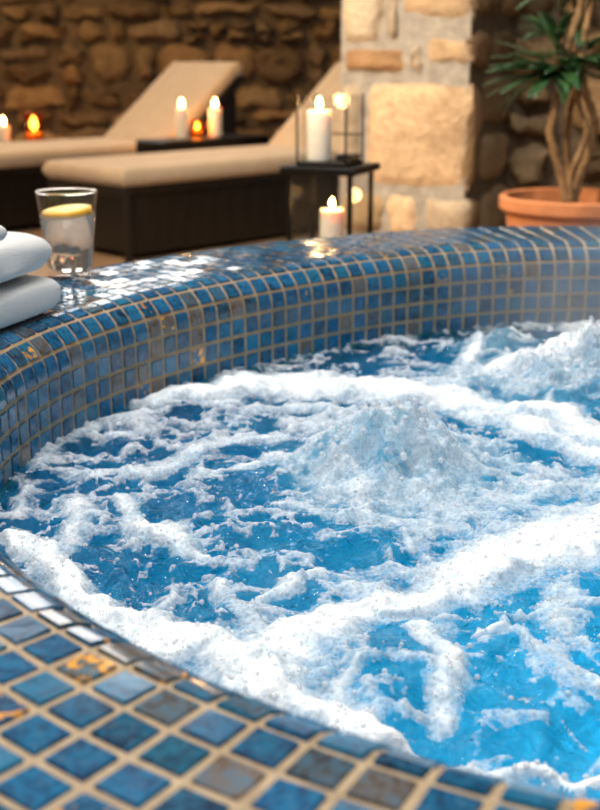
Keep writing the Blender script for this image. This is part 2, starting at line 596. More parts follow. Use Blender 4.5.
def build_basin():
    n = 160
    x, y, nx, ny = curve(np.arange(n) * PER / n)
    V = []; F = []
    prof2 = [(1.0, .36), (.985, .25), (.97, .10), (.90, .05), (.5, .04), (.001, .04)]
    for sc, z in prof2:
        V += [((x[i] - CX) * sc, (y[i] - CY) * sc, z) for i in range(n)]
    for j in range(len(prof2) - 1):
        for i in range(n):
            k = (i + 1) % n
            F.append((j * n + i, (j + 1) * n + i, (j + 1) * n + k, j * n + k))
    return mesh_obj('basin', V, F, M['basin'], tub)
build_basin()

# ---------------------------------------------------------------- bubbling water
FOAM = [
  (1.00, [(-0.249, 0.958, 0.018), (-0.193, 0.854, 0.024), (-0.147, 0.792, 0.032), (-0.101, 0.751, 0.037), (-0.06, 0.732, 0.053), (-0.024, 0.709, 0.06), (0.003, 0.684, 0.04), (0.032, 0.648, 0.017), (0.068, 0.629, 0.013), (0.102, 0.61, 0.008), (0.142, 0.597, 0.005), (0.18, 0.585, 0.005)]),
  (1.00, [(-0.022, 0.751, 0.051), (0.027, 0.808, 0.038), (0.08, 0.848, 0.032), (0.128, 0.885, 0.041), (0.182, 0.93, 0.055), (0.231, 0.958, 0.062), (0.286, 1.0, 0.066), (.36, 1.04, .06)]),
  (0.80, [(0.098, 0.781, 0.016), (0.105, 0.744, 0.018), (0.098, 0.703, 0.026), (0.085, 0.675, 0.018)]),
  (0.95, [(-0.17, 1.407, 0.04), (-0.109, 1.434, 0.051), (-0.046, 1.482, 0.069), (0.026, 1.482, 0.069), (0.096, 1.434, 0.051), (0.162, 1.398, 0.044), (0.243, 1.355, 0.05), (0.303, 1.323, 0.048), (0.347, 1.24, 0.046), (.42, 1.17, .05)]),
  (0.85, [(0.214, 1.323, 0.04), (0.273, 1.261, 0.037), (0.334, 1.189, 0.026)]),
  (0.85, [(0.278, 1.510, 0.11), (0.341, 1.510, 0.138), (0.393, 1.527, 0.14), (0.452, 1.538, 0.142)]),
  (0.80, [(0.233, 1.598, 0.023), (0.275, 1.687, 0.025), (0.312, 1.732, 0.026), (0.327, 1.687, 0.025)]),
  (0.70, [(0.416, 1.752, 0.023), (0.486, 1.786, 0.024)]),
  (0.62, [(0.033, 1.124, 0.05), (0.072, 1.147, 0.087), (0.121, 1.201, 0.113), (0.135, 1.114, 0.082), (0.151, 1.066, 0.046)]),
  (0.55, [(0.041, 1.081, 0.058), (0.099, 1.053, 0.056), (0.159, 1.053, 0.056), (0.223, 1.081, 0.044), (0.301, 1.111, 0.046)]),
  (0.50, [(0.0, 1.03, 0.033), (0.056, 1.005, 0.032), (0.12, 1.005, 0.024)]),
  (0.60, [(-0.249, 1.141, 0.018), (-0.194, 1.117, 0.018), (-0.146, 1.147, 0.018), (-0.098, 1.205, 0.017), (-0.057, 1.258, 0.015)]),
  (0.75, [(-0.174, 1.056, 0.013), (-0.138, 0.993, 0.017), (-0.097, 0.947, 0.015), (-0.073, 0.924, 0.01)]),
  (0.70, [(-0.025, 0.843, 0.009), (0.0, 0.876, 0.011), (0.033, 0.891, 0.008)]),
  (0.60, [(-0.097, 1.117, 0.013), (-0.042, 1.141, 0.014), (0.011, 1.189, 0.015)]),
  (0.60, [(-0.072, 1.335, 0.018), (-0.025, 1.376, 0.019), (0.036, 1.355, 0.019)]),
  (0.60, [(-0.218, 1.03, 0.023), (-0.198, 0.947, 0.024), (-0.205, 0.915, 0.016)]),
  (0.70, [(-0.12, 1.005, 0.012), (-0.107, 0.958, 0.013)]),
  (0.60, [(-0.066, 0.885, 0.012), (-0.051, 0.839, 0.019), (-0.037, 0.789, 0.016)]),
  (0.55, [(-0.286, 1.141, 0.018), (-0.277, 1.199, 0.017), (-0.247, 1.276, 0.017), (-0.205, 1.347, 0.019)]),
  (0.65, [(0.131, 0.773, 0.007), (0.162, 0.773, 0.007), (0.187, 0.751, 0.007), (0.2, 0.703, 0.006)]),
  (0.55, [(0.197, 0.857, 0.018), (0.2, 0.813, 0.025), (0.21, 0.773, 0.023)]),
  (0.50, [(0.072, 0.751, 0.006), (0.084, 0.766, 0.006)]),
  (0.55, [(0.019, 0.665, 0.007), (0.031, 0.703, 0.008), (0.041, 0.716, 0.007)]),
  (0.50, [(0.134, 0.69, 0.004), (0.157, 0.671, 0.004), (0.182, 0.642, 0.003)]),
  (0.7, [(.55, 1.2, .08), (.75, 1.0, .1), (.95, 1.2, .1)]), (0.7, [(.5, .62, .03), (.8, .7, .06), (1.0, .95, .05)]),
]
MOUNDS = [(.108, 1.15, .075, .060), (.055, 1.13, .05, .022), (.345, 1.47, .10, .040), (.45, 1.51, .11, .045), (.29, 1.66, .05, .022), (.75, 1.1, .12, .05)]

def foam_density(x, y):
    D = np.zeros_like(x)
    wx = x + .022 * fbm(x * 14 + 3, y * 14, 3); wy = y + .03 * fbm(x * 14 - 40, y * 14 + 11, 3)
    for inten, pts in FOAM:
        best = np.full_like(x, -9.0)
        for (x0, y0, w0), (x1, y1, w1) in zip(pts, pts[1:]):
            lo = min(x0, x1) - .35; hi_ = max(x0, x1) + .35
            dx, dy = x1 - x0, y1 - y0
            t = np.clip(((wx - x0) * dx + (wy - y0) * dy) / (dx * dx + dy * dy), 0, 1)
            d = np.hypot(wx - x0 - t * dx, wy - y0 - t * dy)
            w = np.maximum(w0 + t * (w1 - w0), .004)
            best = np.maximum(best, 1.25 - d / w)
        D = np.maximum(D, inten * np.clip(best, 0, 1.0))
    return D

STEP = .0025
def build_water():
    gx = np.arange(-.36, 1.32, STEP); gy = np.arange(.26, 2.02, STEP)
    X, Y = np.meshgrid(gx, gy, indexing='ij')
    ang = np.arctan2(Y - CY, X - CX) % (2 * PI)
    rad = np.hypot(X - CX, Y - CY)
    ta = np.linspace(0, 2 * PI, 1441); tr = np.array([r_plan(a) for a in ta])
    edge = np.interp(ang, ta, tr)
    inside = rad < edge + .007
    Dn = foam_density(X, Y)
    # waves
    wx = X + .02 * fbm(X * 9, Y * 9, 2); wy = Y + .02 * fbm(X * 9 + 50, Y * 9, 2)
    H = .011 * fbm(wx * 7, wy * 7, 3) + .010 * (ridged(wx * 11, wy * 11, 3) - .6) + .011 * (ridged(wx * 24, wy * 28, 3) - .6) + .006 * fbm(wx * 30 + 9, wy * 34, 3)
    turb = np.zeros_like(X)
    for mx, my, mr, mh in MOUNDS:
        d = np.hypot(X - mx, Y - my) / mr
        g = np.exp(-d * d * 1.3)
        turb = np.maximum(turb, np.exp(-d * d * .5))
        H += mh * g * (1 + .38 * fbm(X * 34, Y * 34, 3))
    H += turb * (.016 * (ridged(X * 36, Y * 40, 3) - .6) + .006 * fbm(X * 85, Y * 85, 2))
    calm = sstep(0, .05, edge - rad)
    H *= .55 + .45 * calm
    Dn = np.maximum(Dn, 0)
    # foam thickness field: lacy at low density
    F1 = fbm(X * 30, Y * 30, 4, .6); F2 = ridged(X * 26 + 7, Y * 26, 3); F3 = fbm(X * 95, Y * 95, 3, .6)
    T = Dn * 1.30 - .42 + .40 * F1 + .40 * (F2 - .62) + .08 * F3
    T = T - .24 * np.clip(turb * 1.2 - .25, 0, 1) * (Dn < .85)
    fil = ridged(wx * 16 + 3, wy * 22, 3)            # thin drifting threads of froth
    fil2 = ridged(wx * 40 + 9, wy * 52, 2)
    crest = ridged(wx * 24, wy * 28, 3) - .62
    T2 = (fil - .66) * 1.5 + crest * 1.1 + (fil2 - .62) * .55 + .30 * fbm(X * 6 + 21, Y * 7, 2) - .09 + .25 * Dn + .10 * F3
    T2 = np.minimum(T2, .42)
    fine = ridged(wx * 55 + 5, wy * 84, 2)                    # small torn foam flecks that paint glints onto the chop
    T3 = (fine - .74) * 1.8 + .9 * crest + .28 * fbm(X * 10 + 60, Y * 12, 2) - .07
    T2 = np.maximum(T2, np.minimum(T3, .30)) - .14 * np.clip(turb * 1.3 - .2, 0, 1) - .05 * sstep(.0, .25, X)
    T = np.maximum(T, T2)
    # fresh loose flecks in the churned water
    aer = np.clip(sstep(.05, .9, Dn) * .65 + turb * .75 + .30 * F1 + .25 * (F2 - .6) - .08, 0, 1)
    aer = np.clip(aer, 0, .95)
    Z = WATER + H
    Zf = Z + .0006 + .0075 * sstep(.0, .8, T) + .0010 * fbm(X * 120, Y * 120, 2) * sstep(.1, .5, T)
    idx = np.arange(X.size).reshape(X.shape)
    def emit(name, Zs, keepv, mat, attrs):
        k = keepv[:-1, :-1] & keepv[1:, :-1] & keepv[1:, 1:] & keepv[:-1, 1:]
        q = np.stack([idx[:-1, :-1][k], idx[1:, :-1][k], idx[1:, 1:][k], idx[:-1, 1:][k]], 1)
        used = np.unique(q); remap = np.full(X.size, -1, dtype=np.int64); remap[used] = np.arange(len(used))
        q = remap[q]
        co = np.stack([X.ravel()[used], Y.ravel()[used], Zs.ravel()[used]], 1).astype(np.float32)
        me = bpy.data.meshes.new(name)
        me.vertices.add(len(co)); me.vertices.foreach_set('co', co.ravel())
        me.loops.add(q.size); me.loops.foreach_set('vertex_index', q.ravel().astype(np.int32))
        me.polygons.add(len(q)); me.polygons.foreach_set('loop_start', np.arange(0, q.size, 4, dtype=np.int32))
        me.polygons.foreach_set('loop_total', np.full(len(q), 4, dtype=np.int32))
        me.polygons.foreach_set('use_smooth', np.ones(len(q), dtype=bool))
        me.materials.append(mat); me.update(calc_edges=True); me.validate()
        for an, av in attrs:
            a = me.attributes.new(an, 'FLOAT', 'POINT'); a.data.foreach_set('value', av.ravel()[used].astype(np.float32))
        return link(bpy.data.objects.new(name, me))
    w = emit('pool_water', Z, inside, M['water'], [('aer', aer)])
    tag(w, 'churning clear blue water filling the mosaic hot tub', 'water', kind='stuff')
    f = emit('white_foam', Zf, inside & (T > -.12), M['foam'], [('thick', T)])
    tag(f, 'white bubbly foam floating in streaks on the blue tub water', 'foam', kind='stuff')
    # bubbles and droplets
    rg = np.random.default_rng(3)
    def pick_pts(n, wgt):
        p = (wgt * inside).ravel(); p = p / p.sum()
        return rg.choice(X.size, size=n, p=p)
    ico_v, ico_f = ico()
    def balls(name, ids, rmin, rmax, lift, mat, jitter=0):
        mb = MB(); sel = np.asarray(ids)
        V = []; Fa = []
        for i, q in enumerate(sel):
            r = rmin + (rmax - rmin) * rg.random() ** 2.5
            c = np.array([X.ravel()[q] + rg.uniform(-1, 1) * STEP, Y.ravel()[q] + rg.uniform(-1, 1) * STEP, max(Zf.ravel()[q], Z.ravel()[q]) + r * lift + (jitter * rg.random() ** 3 if jitter else 0)])
            V.append(ico_v * r + c); Fa.append(ico_f + i * len(ico_v))
        V = np.concatenate(V); Fa = np.concatenate(Fa)
        return mesh_obj(name, V, Fa.tolist(), mat)
    near = np.clip(1.35 - Y, 0, 1) * (X < .45)
    wgt = np.clip(T + .1, 0, .6) * near + .06 * near * (Dn > .02) * (T > -.4)
    b = balls('foam_bubbles', pick_pts(4200, wgt), .0005, .0024, .15, M['bubble'])
    tag(b, 'tiny clear bubbles clustered on the foam along the near tub edge', 'bubbles', kind='stuff')
    tw = np.zeros_like(X)
    for mx, my, mr, mh in MOUNDS[:4]:
        tw = np.maximum(tw, np.exp(-((X - mx) ** 2 + (Y - my) ** 2) / (mr * .8) ** 2))
    d = balls('water_droplets', pick_pts(420, tw ** 2), .0012, .0042, .6, M['bubble'], .014)
    tag(d, 'clear droplets thrown up over the churning jet mounds', 'droplets', kind='stuff')

def ico():
    t = (1 + 5 ** .5) / 2
    v = np.array([(-1, t, 0), (1, t, 0), (-1, -t, 0), (1, -t, 0), (0, -1, t), (0, 1, t), (0, -1, -t), (0, 1, -t), (t, 0, -1), (t, 0, 1), (-t, 0, -1), (-t, 0, 1)], float)
    v /= np.linalg.norm(v[0])
    f = [(0, 11, 5), (0, 5, 1), (0, 1, 7), (0, 7, 10), (0, 10, 11), (1, 5, 9), (5, 11, 4), (11, 10, 2), (10, 7, 6), (7, 1, 8), (3, 9, 4), (3, 4, 2), (3, 2, 6), (3, 6, 8), (3, 8, 9), (4, 9, 5), (2, 4, 11), (6, 2, 10), (8, 6, 7), (9, 8, 1)]
    v = v.tolist(); cache = {}
    def mid(a, b):
        k = (min(a, b), max(a, b))
        if k not in cache:
            p = (np.array(v[a]) + np.array(v[b])) / 2; p /= np.linalg.norm(p)
            v.append(p.tolist()); cache[k] = len(v) - 1
        return cache[k]
    f2 = []
    for a, b, c in f:
        ab, bc, ca = mid(a, b), mid(b, c), mid(c, a)
        f2 += [(a, ab, ca), (b, bc, ab), (c, ca, bc), (ab, bc, ca)]
    return np.array(v), np.array(f2)
mb_ = mat_pane('bubble film')
nt_ = mb_.node_tree
df_ = nt_.nodes.new('ShaderNodeBsdfDiffuse'); df_.inputs[0].default_value = (.95, .97, 1, 1)
mx_ = nt_.nodes.new('ShaderNodeMixShader'); mx_.inputs[0].default_value = .42
out_ = nt_.nodes['Material Output']
nt_.links.new(out_.inputs[0].links[0].from_socket, mx_.inputs[1]); nt_.links.new(df_.outputs[0], mx_.inputs[2]); nt_.links.new(mx_.outputs[0], out_.inputs[0])
M['bubble'] = mb_
build_water()

# ---------------------------------------------------------------- stone walls
def stones_mesh(rects, rg, depth=.05, jit=.02, palette=None, kmax=.26):
    """rects: (x0, x1, z0, z1[, colour]) on the plane y = 0, stones bulge towards -y"""
    V = []; F = []; COL = []
    for rc in rects:
        x0, x1, z0, z1 = rc[:4]
        col = rc[4] if len(rc) > 4 else rg.choice(palette)
        v = rg.uniform(.8, 1.2); col = tuple(q * v for q in col)
        nx = max(8, int((x1 - x0) / .03)); nz = max(8, int((z1 - z0) / .03))
        nx = min(nx, 18); nz = min(nz, 18)
        ox, oz, dd = rg.uniform(0, 99), rg.uniform(0, 99), depth * rg.uniform(.7, 1.25)
        tx, tz = rg.uniform(-.25, .25), rg.uniform(-.25, .25)
        A, B = np.meshgrid(np.linspace(-1, 1, nx), np.linspace(-1, 1, nz), indexing='ij')
        # round the corners
        k = rg.uniform(.3 * kmax, kmax)
        ax = A * (1 - k * B ** 4); bz = B * (1 - k * A ** 4)
        jx = jit * (fbm(ox + A * 1.2, oz + B * 1.2, 3)); jz = jit * (fbm(oz + A * 1.2, ox - B * 1.2, 3))
        PX = (x0 + x1) / 2 + ax * (x1 - x0) / 2 + jx; PZ = (z0 + z1) / 2 + bz * (z1 - z0) / 2 + jz
        prof_ = np.clip((1 - np.abs(A) ** 6) * (1 - np.abs(B) ** 6), 0, 1) ** .6
        PY = -dd * prof_ * (1 + tx * A + tz * B) - .35 * dd * fbm(ox + A * 2.2, oz + B * 2.2, 3) * prof_ + .012
        b = len(V)
        V += list(zip(PX.ravel(), PY.ravel(), PZ.ravel()))
        for i in range(nx - 1):
            for j in range(nz - 1):
                F.append((b + i * nz + j, b + (i + 1) * nz + j, b + (i + 1) * nz + j + 1, b + i * nz + j + 1))
        COL += [col] * (nx * nz)
    return V, F, COL

def courses(x0, x1, z0, z1, rg, hmin, hmax, wmin, wmax, gap=.02):
    out = []; z = z0
    while z < z1 - .03:
        h = min(rg.uniform(hmin, hmax), z1 - z)
        x = x0 - rg.uniform(0, wmax * .5)
        while x < x1:
            w = rg.uniform(wmin, wmax)
            a, b = max(x, x0), min(x + w, x1)
            if b - a > .05:
                if h > hmin * 1.35 and rg.random() < .3:
                    q = rg.uniform(.4, .6) * h
                    out.append((a + gap / 2, b - gap / 2, z + gap / 2, z + q - gap / 2)); out.append((a + gap / 2, b - gap / 2, z + q + gap / 2, z + h - gap / 2))
                else:
                    s = rg.uniform(-.012, .012)
                    out.append((a + gap / 2, b - gap / 2, z + gap / 2 + s, z + h - gap / 2 + s))
            x += w
        z += h
    return out

def stone_wall(name, w, h, rects, rg, loc, rotz, palette, mortar, depth=.05, thick=.25, jit=.02, parent=None, kmax=.26):
    V, F, COL = stones_mesh(rects, rg, depth, jit, palette, kmax)
    n0 = len(F)
    # mortar body behind the stones
    mb = MB(); mb.box((w / 2, thick / 2, h / 2), (w, thick, h))
    b = len(V); V += mb.v; F += [tuple(i + b for i in q) for q in mb.f]; COL += [(.4, .35, .3)] * len(mb.v)
    o = mesh_obj(name, V, F, [M['stone'], mortar], parent, True, loc, rotz, [0] * n0 + [1] * len(mb.f))
    for q in list(o.data.polygons)[n0:]: q.use_smooth = False
    color_attr(o, 'stone', COL)
    return o

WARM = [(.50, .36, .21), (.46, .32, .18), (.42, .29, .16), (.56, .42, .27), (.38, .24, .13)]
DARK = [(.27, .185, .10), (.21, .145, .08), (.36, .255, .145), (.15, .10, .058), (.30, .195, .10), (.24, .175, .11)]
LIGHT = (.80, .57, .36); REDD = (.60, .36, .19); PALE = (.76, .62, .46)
rg = random.Random(5)
st = lambda o: tag(o, kind='structure')
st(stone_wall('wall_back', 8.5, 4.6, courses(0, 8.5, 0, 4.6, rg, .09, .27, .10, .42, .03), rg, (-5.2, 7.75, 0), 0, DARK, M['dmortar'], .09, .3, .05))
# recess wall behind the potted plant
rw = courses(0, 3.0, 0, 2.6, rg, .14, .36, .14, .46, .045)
st(stone_wall('wall_right', 3.0, 2.6, rw, rg, (.79, 4.72, 0), R(-4), DARK, M['dmortar'], .10, .25, .055))
# the pillar
pillar = empty('stone_pillar', (.145, 4.30, 0), R(-16))
tag(pillar, 'thick tan stone pillar between the loungers and the potted plant', 'pillar', kind='structure')
PW = .455
front = [(.08, PW + .015, .345, .725, LIGHT), (.0, .235, .745, .832, REDD), (.295, PW + .012, .78, .868, LIGHT), (.0, .15, .845, 1.06, PALE), (.16, .205, .86, 1.03, PALE),
         (.20, PW + .015, .925, 1.10, LIGHT), (.0, .07, .36, .73, PALE), (.0, .17, .19, .33, WARM[0]), (.18, .29, .16, .33, LIGHT), (.305, PW + .015, .19, .325, PALE),
         (.245, .285, .755, .85, PALE), (.0, .27, .01, .18, WARM[1]), (.29, PW, .01, .15, WARM[3])]
front += courses(0, PW, 1.11, 2.9, rg, .14, .30, .18, .4, .02)
stone_wall('front_stonework', PW, 2.9, front, rg, (0, 0, 0), 0, WARM, M['mortar'], .03, .3, .018, pillar, .10)
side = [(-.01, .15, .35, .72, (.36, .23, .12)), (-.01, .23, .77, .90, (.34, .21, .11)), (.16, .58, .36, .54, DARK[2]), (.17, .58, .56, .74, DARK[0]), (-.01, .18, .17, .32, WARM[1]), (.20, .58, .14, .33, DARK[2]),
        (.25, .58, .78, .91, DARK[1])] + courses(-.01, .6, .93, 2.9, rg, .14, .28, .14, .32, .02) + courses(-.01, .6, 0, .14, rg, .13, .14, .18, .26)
stone_wall('side_stonework', .6, 2.9, side, rg, (PW, 0, 0), R(82), DARK, M['dmortar'], .04, .25, .02, pillar)  # darker stones and mortar than the front paint in this side's shade

# floor
fl = MB(); fl.box((-.2, 3.6, -.05), (12, 10, .1)); st(fl.build('floor', M['floor'], smooth=False))
# daylight windows high in the back wall
def window(name, x0, x1, z0, z1, y):
    w = empty(name, ((x0 + x1) / 2, y, z0))
    tag(w, kind='structure')
    W, H = x1 - x0, z1 - z0
    f = MB()
    for sx in (-1, 1): f.box((sx * (W / 2 - .03), 0, H / 2), (.06, .09, H), .006)
    for zz in (.03, H - .03): f.box((0, 0, zz), (W - .12, .09, .06), .006)
    f.box((0, 0, H / 2), (.04, .07, H - .12), .005)
    wf = f.build('window_frame', M['frame'], w, False)
    p = MB(); p.box((0, .01, H / 2), (W - .10, .01, H - .10)); p.build('window_pane', M['day'], wf, False)
window('window_1', -3.3, -2.1, 1.65, 4.2, 7.62)
window('window_2', -1.6, -.4, 1.65, 4.2, 7.62)

# ---------------------------------------------------------------- loungers
V1 = math.atan2(.714, .70)
def rounded_slab(L, W, T, nL=24, nW=14, r=.035, pil=.006, seams=()):
    """soft cushion: closed slab from (0,0,0) to (L,W,T)"""
    mb = MB()
    def ringpt(a, b):
        return a, b
    nx, ny = nL, nW
    xs = np.concatenate([[0, .25, .6, 1.0], np.linspace(1.0, nx - 1.0, nx)[1:-1], [nx - 1, nx - .6, nx - .25, nx]]) / nx * L
    xs = np.unique(np.concatenate([np.array([0, .3, .65, 1]) * r, np.linspace(r, L - r, nL), L - np.array([1, .65, .3, 0]) * r]))
    ys = np.unique(np.concatenate([np.array([0, .3, .65, 1]) * r, np.linspace(r, W - r, nW), W - np.array([1, .65, .3, 0]) * r]))
    V = []; F = []
    def hgt(x, y):
        e = min(min(x, L - x), min(y, W - y))
        k = 1 if e >= r else math.sqrt(max(0, 1 - (1 - e / r) ** 2))
        h = T / 2 * (.35 + .65 * k)
        for s in seams: h -= .006 * math.exp(-((x - s) / .012) ** 2)
        return h + pil * math.sin(PI * x / L) * math.sin(PI * y / W) * k
    n = len(ys)
    for sg in (1, -1):
        for x in xs:
            for y in ys: V.append((x, y, T / 2 + sg * hgt(x, y)))
    N = len(xs) * n
    for i in range(len(xs) - 1):
        for j in range(n - 1):
            a = i * n + j
            F.append((a, a + n, a + n + 1, a + 1)); F.append((N + a, N + a + 1, N + a + n + 1, N + a + n))
    for i in range(len(xs) - 1):
        a = i * n; F.append((a, N + a, N + a + n, a + n)); a = i * n + n - 1; F.append((a, a + n, N + a + n, N + a))
    for j in range(n - 1):
        a = j; F.append((a, a + 1, N + a + 1, N + a)); a = (len(xs) - 1) * n + j; F.append((a, N + a, N + a + 1, a + 1))
    return V, F

def make_lounger(name, loc):
    t = empty(name, loc, V1)
    L, W = 1.34, .56
    b = MB(); b.box((L / 2 + .02, W / 2, .16), (L - .10, W - .07, .27), .012)
    b.box((L / 2 + .26, W / 2, .285), (L + .50, W - .03, .035), .008)
    b.build('base', M['wicker'], t, False)
    for x, y in ((.02, .02), (.02, W - .02), (L + .46, .03), (L + .46, W - .03)):
        g = MB(); g.box((x + .01, y, .145), (.03, .03, .29), .004); g.build('leg', M['wicker'], t, False)
    V, F = rounded_slab(L, W, .078, seams=(.45, .9))
    c = mesh_obj('seat_cushion', V, F, M['cushion'], t); c.location = (0, 0, .303)
    a = math.atan2(.41, .53); Lb = .68
    V, F = rounded_slab(Lb, W, .07, seams=(.36,))
    k = mesh_obj('back_cushion', V, F, M['cushion'], t); k.location = (L + .01, 0, .315); k.rotation_euler = (0, -a, 0)
    f = MB(); rot = Matrix.Rotation(-a, 3, 'Y')
    cpos = Vector((L + .01, W / 2, .315)) + rot @ Vector((Lb / 2, 0, -.03))
    f.box(tuple(cpos), (Lb - .02, W - .02, .04), .006, rot)
    # closed wedge under the raised back
    x0, x1 = L + .08, L + .01 + Lb * math.cos(a) - .05
    z1 = .29 + (x1 - x0) * math.tan(a)
    w = [(x0, .02, .29), (x1, .02, .29), (x1, .02, z1), (x0, W - .02, .29), (x1, W - .02, .29), (x1, W - .02, z1)]
    f.add(w, [(0, 1, 2), (3, 5, 4), (0, 3, 4, 1), (1, 4, 5, 2), (0, 2, 5, 3)])
    f.build('back_frame', M['wicker'], t, False)
    return t
LG = 'cushioned loungers along the back wall'
l1 = make_lounger('sun_lounger', (-.70, 4.67, 0))
tag(l1, 'beige cushioned lounger behind the glass of lemon water, its end corner facing the tub', 'sun lounger', LG)
l2 = make_lounger('sun_lounger', (-1.62, 5.24, 0))
tag(l2, 'beige cushioned lounger against the back wall, its raised back behind the low candle table', 'sun lounger', LG)

# ---------------------------------------------------------------- candles
def candle(loc, r, h, label, group=None, fl=.034, name='pillar_candle', strength=1.0):
    t = empty(name, loc)
    tag(t, label, 'candle', group)
    b = MB()
    b.lathe([(0, 0), (r * .98, 0), (r, .004), (r, h - .006), (r * .96, h), (r * .8, h - .002), (r * .45, h - .008), (0, h - .009)], 28)
    wb = b.build('wax_body', M['wax'], t)
    w = MB(); w.tube([(0, 0, h - .012), (.0008, 0, h + .004), (.002, .0005, h + .010)], .0011, 6); w.build('wick', M['wick'], wb)
    f = MB()
    q = fl
    f.lathe([(0, h + .004), (q * .20, h + .004 + q * .14), (q * .26, h + .004 + q * .32), (q * .21, h + .004 + q * .58), (q * .10, h + .004 + q * .85), (0, h + .004 + q)], 16)
    f.build('flame', M['flame'], t)
    ld = bpy.data.lights.new('candle_glow', 'POINT'); ld.color = (1, .55, .20); ld.energy = 1.1 * strength; ld.shadow_soft_size = .02
    lo = link(bpy.data.objects.new('candle_glow', ld), t); lo.location = (0, 0, h + .004 + q * .5)
    return t

# low black table between the loungers with two candles and an amber votive
def black_table(loc, L, W, H, rz, label):
    t = empty('side_table', loc, rz); tag(t, label, 'table')
    a = MB(); a.box((0, 0, H - .05), (L, W, .10), .008); a.build('table_top', M['black'], t, False)
    for sx in (-1, 1):
        for sy in (-1, 1):
            g = MB(); g.box((sx * (L / 2 - .04), sy * (W / 2 - .04), (H - .10) / 2), (.035, .035, H - .10), .003); g.build('leg', M['black'], t, False)
    return t
TX, TY, TH = -.485, 6.06, .412
black_table((TX, TY, 0), .70, .24, TH, V1, 'low black table standing between the two loungers with small candles on it')
def on_table(t, c=0): return TX + t * math.cos(V1) - c * math.sin(V1), TY + t * math.sin(V1) + c * math.cos(V1), TH
candle(on_table(-.145), .031, .145, 'white candle left of the amber votive on the low black table', 'candles on the low black table', .047, strength=2)
candle(on_table(.075), .034, .14, 'white candle right of the amber votive on the low black table', 'candles on the low black table', .047, strength=2)
def votive(loc, r, h, label, group=None):
    t = empty('votive_candle', loc); tag(t, label, 'candle', group)
    g = MB(); g.lathe([(0, 0), (r * .8, 0), (r, h), (r * .93, h), (r * .74, .006), (0, .006)], 24); g.build('amber_cup', M['amber'], t)
    w = MB(); w.lathe([(0, .008), (r * .68, .008), (r * .72, h * .4), (0, h * .4)], 20); w.build('wax_body', M['wax'], t)
    f = MB(); q = h * .45
    f.lathe([(0, h * .45), (q * .25, h * .45 + q * .3), (q * .18, h * .45 + q * .65), (0, h * .45 + q)], 12); f.build('flame', M['flame'], t)
    ld = bpy.data.lights.new('candle_glow', 'POINT'); ld.color = (1, .5, .15); ld.energy = 1.6; ld.shadow_soft_size = .02
    lo = link(bpy.data.objects.new('candle_glow', ld), t); lo.location = (0, 0, h * .8)
votive(on_table(-.03, .02), .036, .085, 'small amber glass votive between the two white candles on the black table', 'candles on the low black table')
# far left: a candle on a shelf table behind the rear lounger
FX, FY = -1.74, 7.02
black_table((FX + .10, FY, 0), .52, .24, .30, 0, 'narrow black table against the back wall behind the far lounger')
candle((FX, FY, .30), .036, .115, 'white candle at the far left on the table behind the lounger', None, .05, strength=2.2)
votive((FX + .175, FY + .02, .30), .062, .19, 'wide amber glass candle cup glowing against the back wall', None)

# ---------------------------------------------------------------- lanterns by the pillar
def frame_box(t, w, z0, z1, pr, mat, top=True, bottom=True, pname='frame_post'):
    h = w / 2 - pr / 2
    for sx in (-1, 1):
        for sy in (-1, 1):
            g = MB(); g.box((sx * h, sy * h, (z0 + z1) / 2), (pr, pr, z1 - z0), pr * .15); g.build(pname, mat, t, False)
def panes(t, w, z0, z1, inset=.004):
    for k in range(4):
        g = MB(); g.box((0, w / 2 - inset, (z0 + z1) / 2), (w - 2 * inset - .004, .002, z1 - z0 - .004))
        o = g.build('glass_pane', M['pane'], t, False); o.rotation_euler = (0, 0, k * PI / 2)
BX, BY = .078, 3.0
rzL = R(38)
rzL = R(-22)
box = empty('lantern_stand', (BX, BY, 0), rzL)
tag(box, 'tall black metal lantern stand with glass sides in front of the stone pillar', 'lantern')
BH = .545; BW = .173
g = MB(); g.box((0, 0, BH - .0095), (BW + .026, BW + .026, .019), .003); g.build('top_plate', M['black'], box, False)
g = MB(); g.box((0, 0, .283), (BW - .004, BW - .004, .014), .002); g.build('shelf', M['black'], box, False)
g = MB(); g.box((0, 0, .012), (BW, BW, .024), .003); g.build('base_plate', M['black'], box, False)
frame_box(box, BW, .024, BH - .019, .012, M['black'])
panes(box, BW, .292, BH - .021, .006)
candle((BX + .004, BY - .005, .291), .031, .142, 'thick white candle burning inside the black lantern stand', None, .026, strength=1.2)
lan = empty('glass_lantern', (BX - .002, BY - .008, BH), rzL)
tag(lan, 'open topped glass lantern with thin black edges on the black stand', 'lantern')
LW, LH = .133, .172
g = MB(); g.box((0, 0, .005), (LW, LW, .010), .002); g.build('base_plate', M['black'], lan, False)
g = MB(); g.box((.038, .028, .018), (.045, .06, .016), .002); g.build('base_block', M['black'], lan, False)
frame_box(lan, LW, .010, LH, .005, M['black'])
g = MB()
for k in range(4):
    rot = Matrix.Rotation(k * PI / 2, 3, 'Z')
    g.box(tuple(rot @ Vector((0, LW / 2 - .0025, .072))), (LW - .01, .003, .004) , 0, rot) if k in (0,) else None
g.build('rail', M['black'], lan, False)
panes(lan, LW, .011, LH, .003)
candle((BX - .030, BY - .016, BH + .0105), .031, .122, 'tall white candle burning inside the open glass lantern', None, .031, strength=1.4)

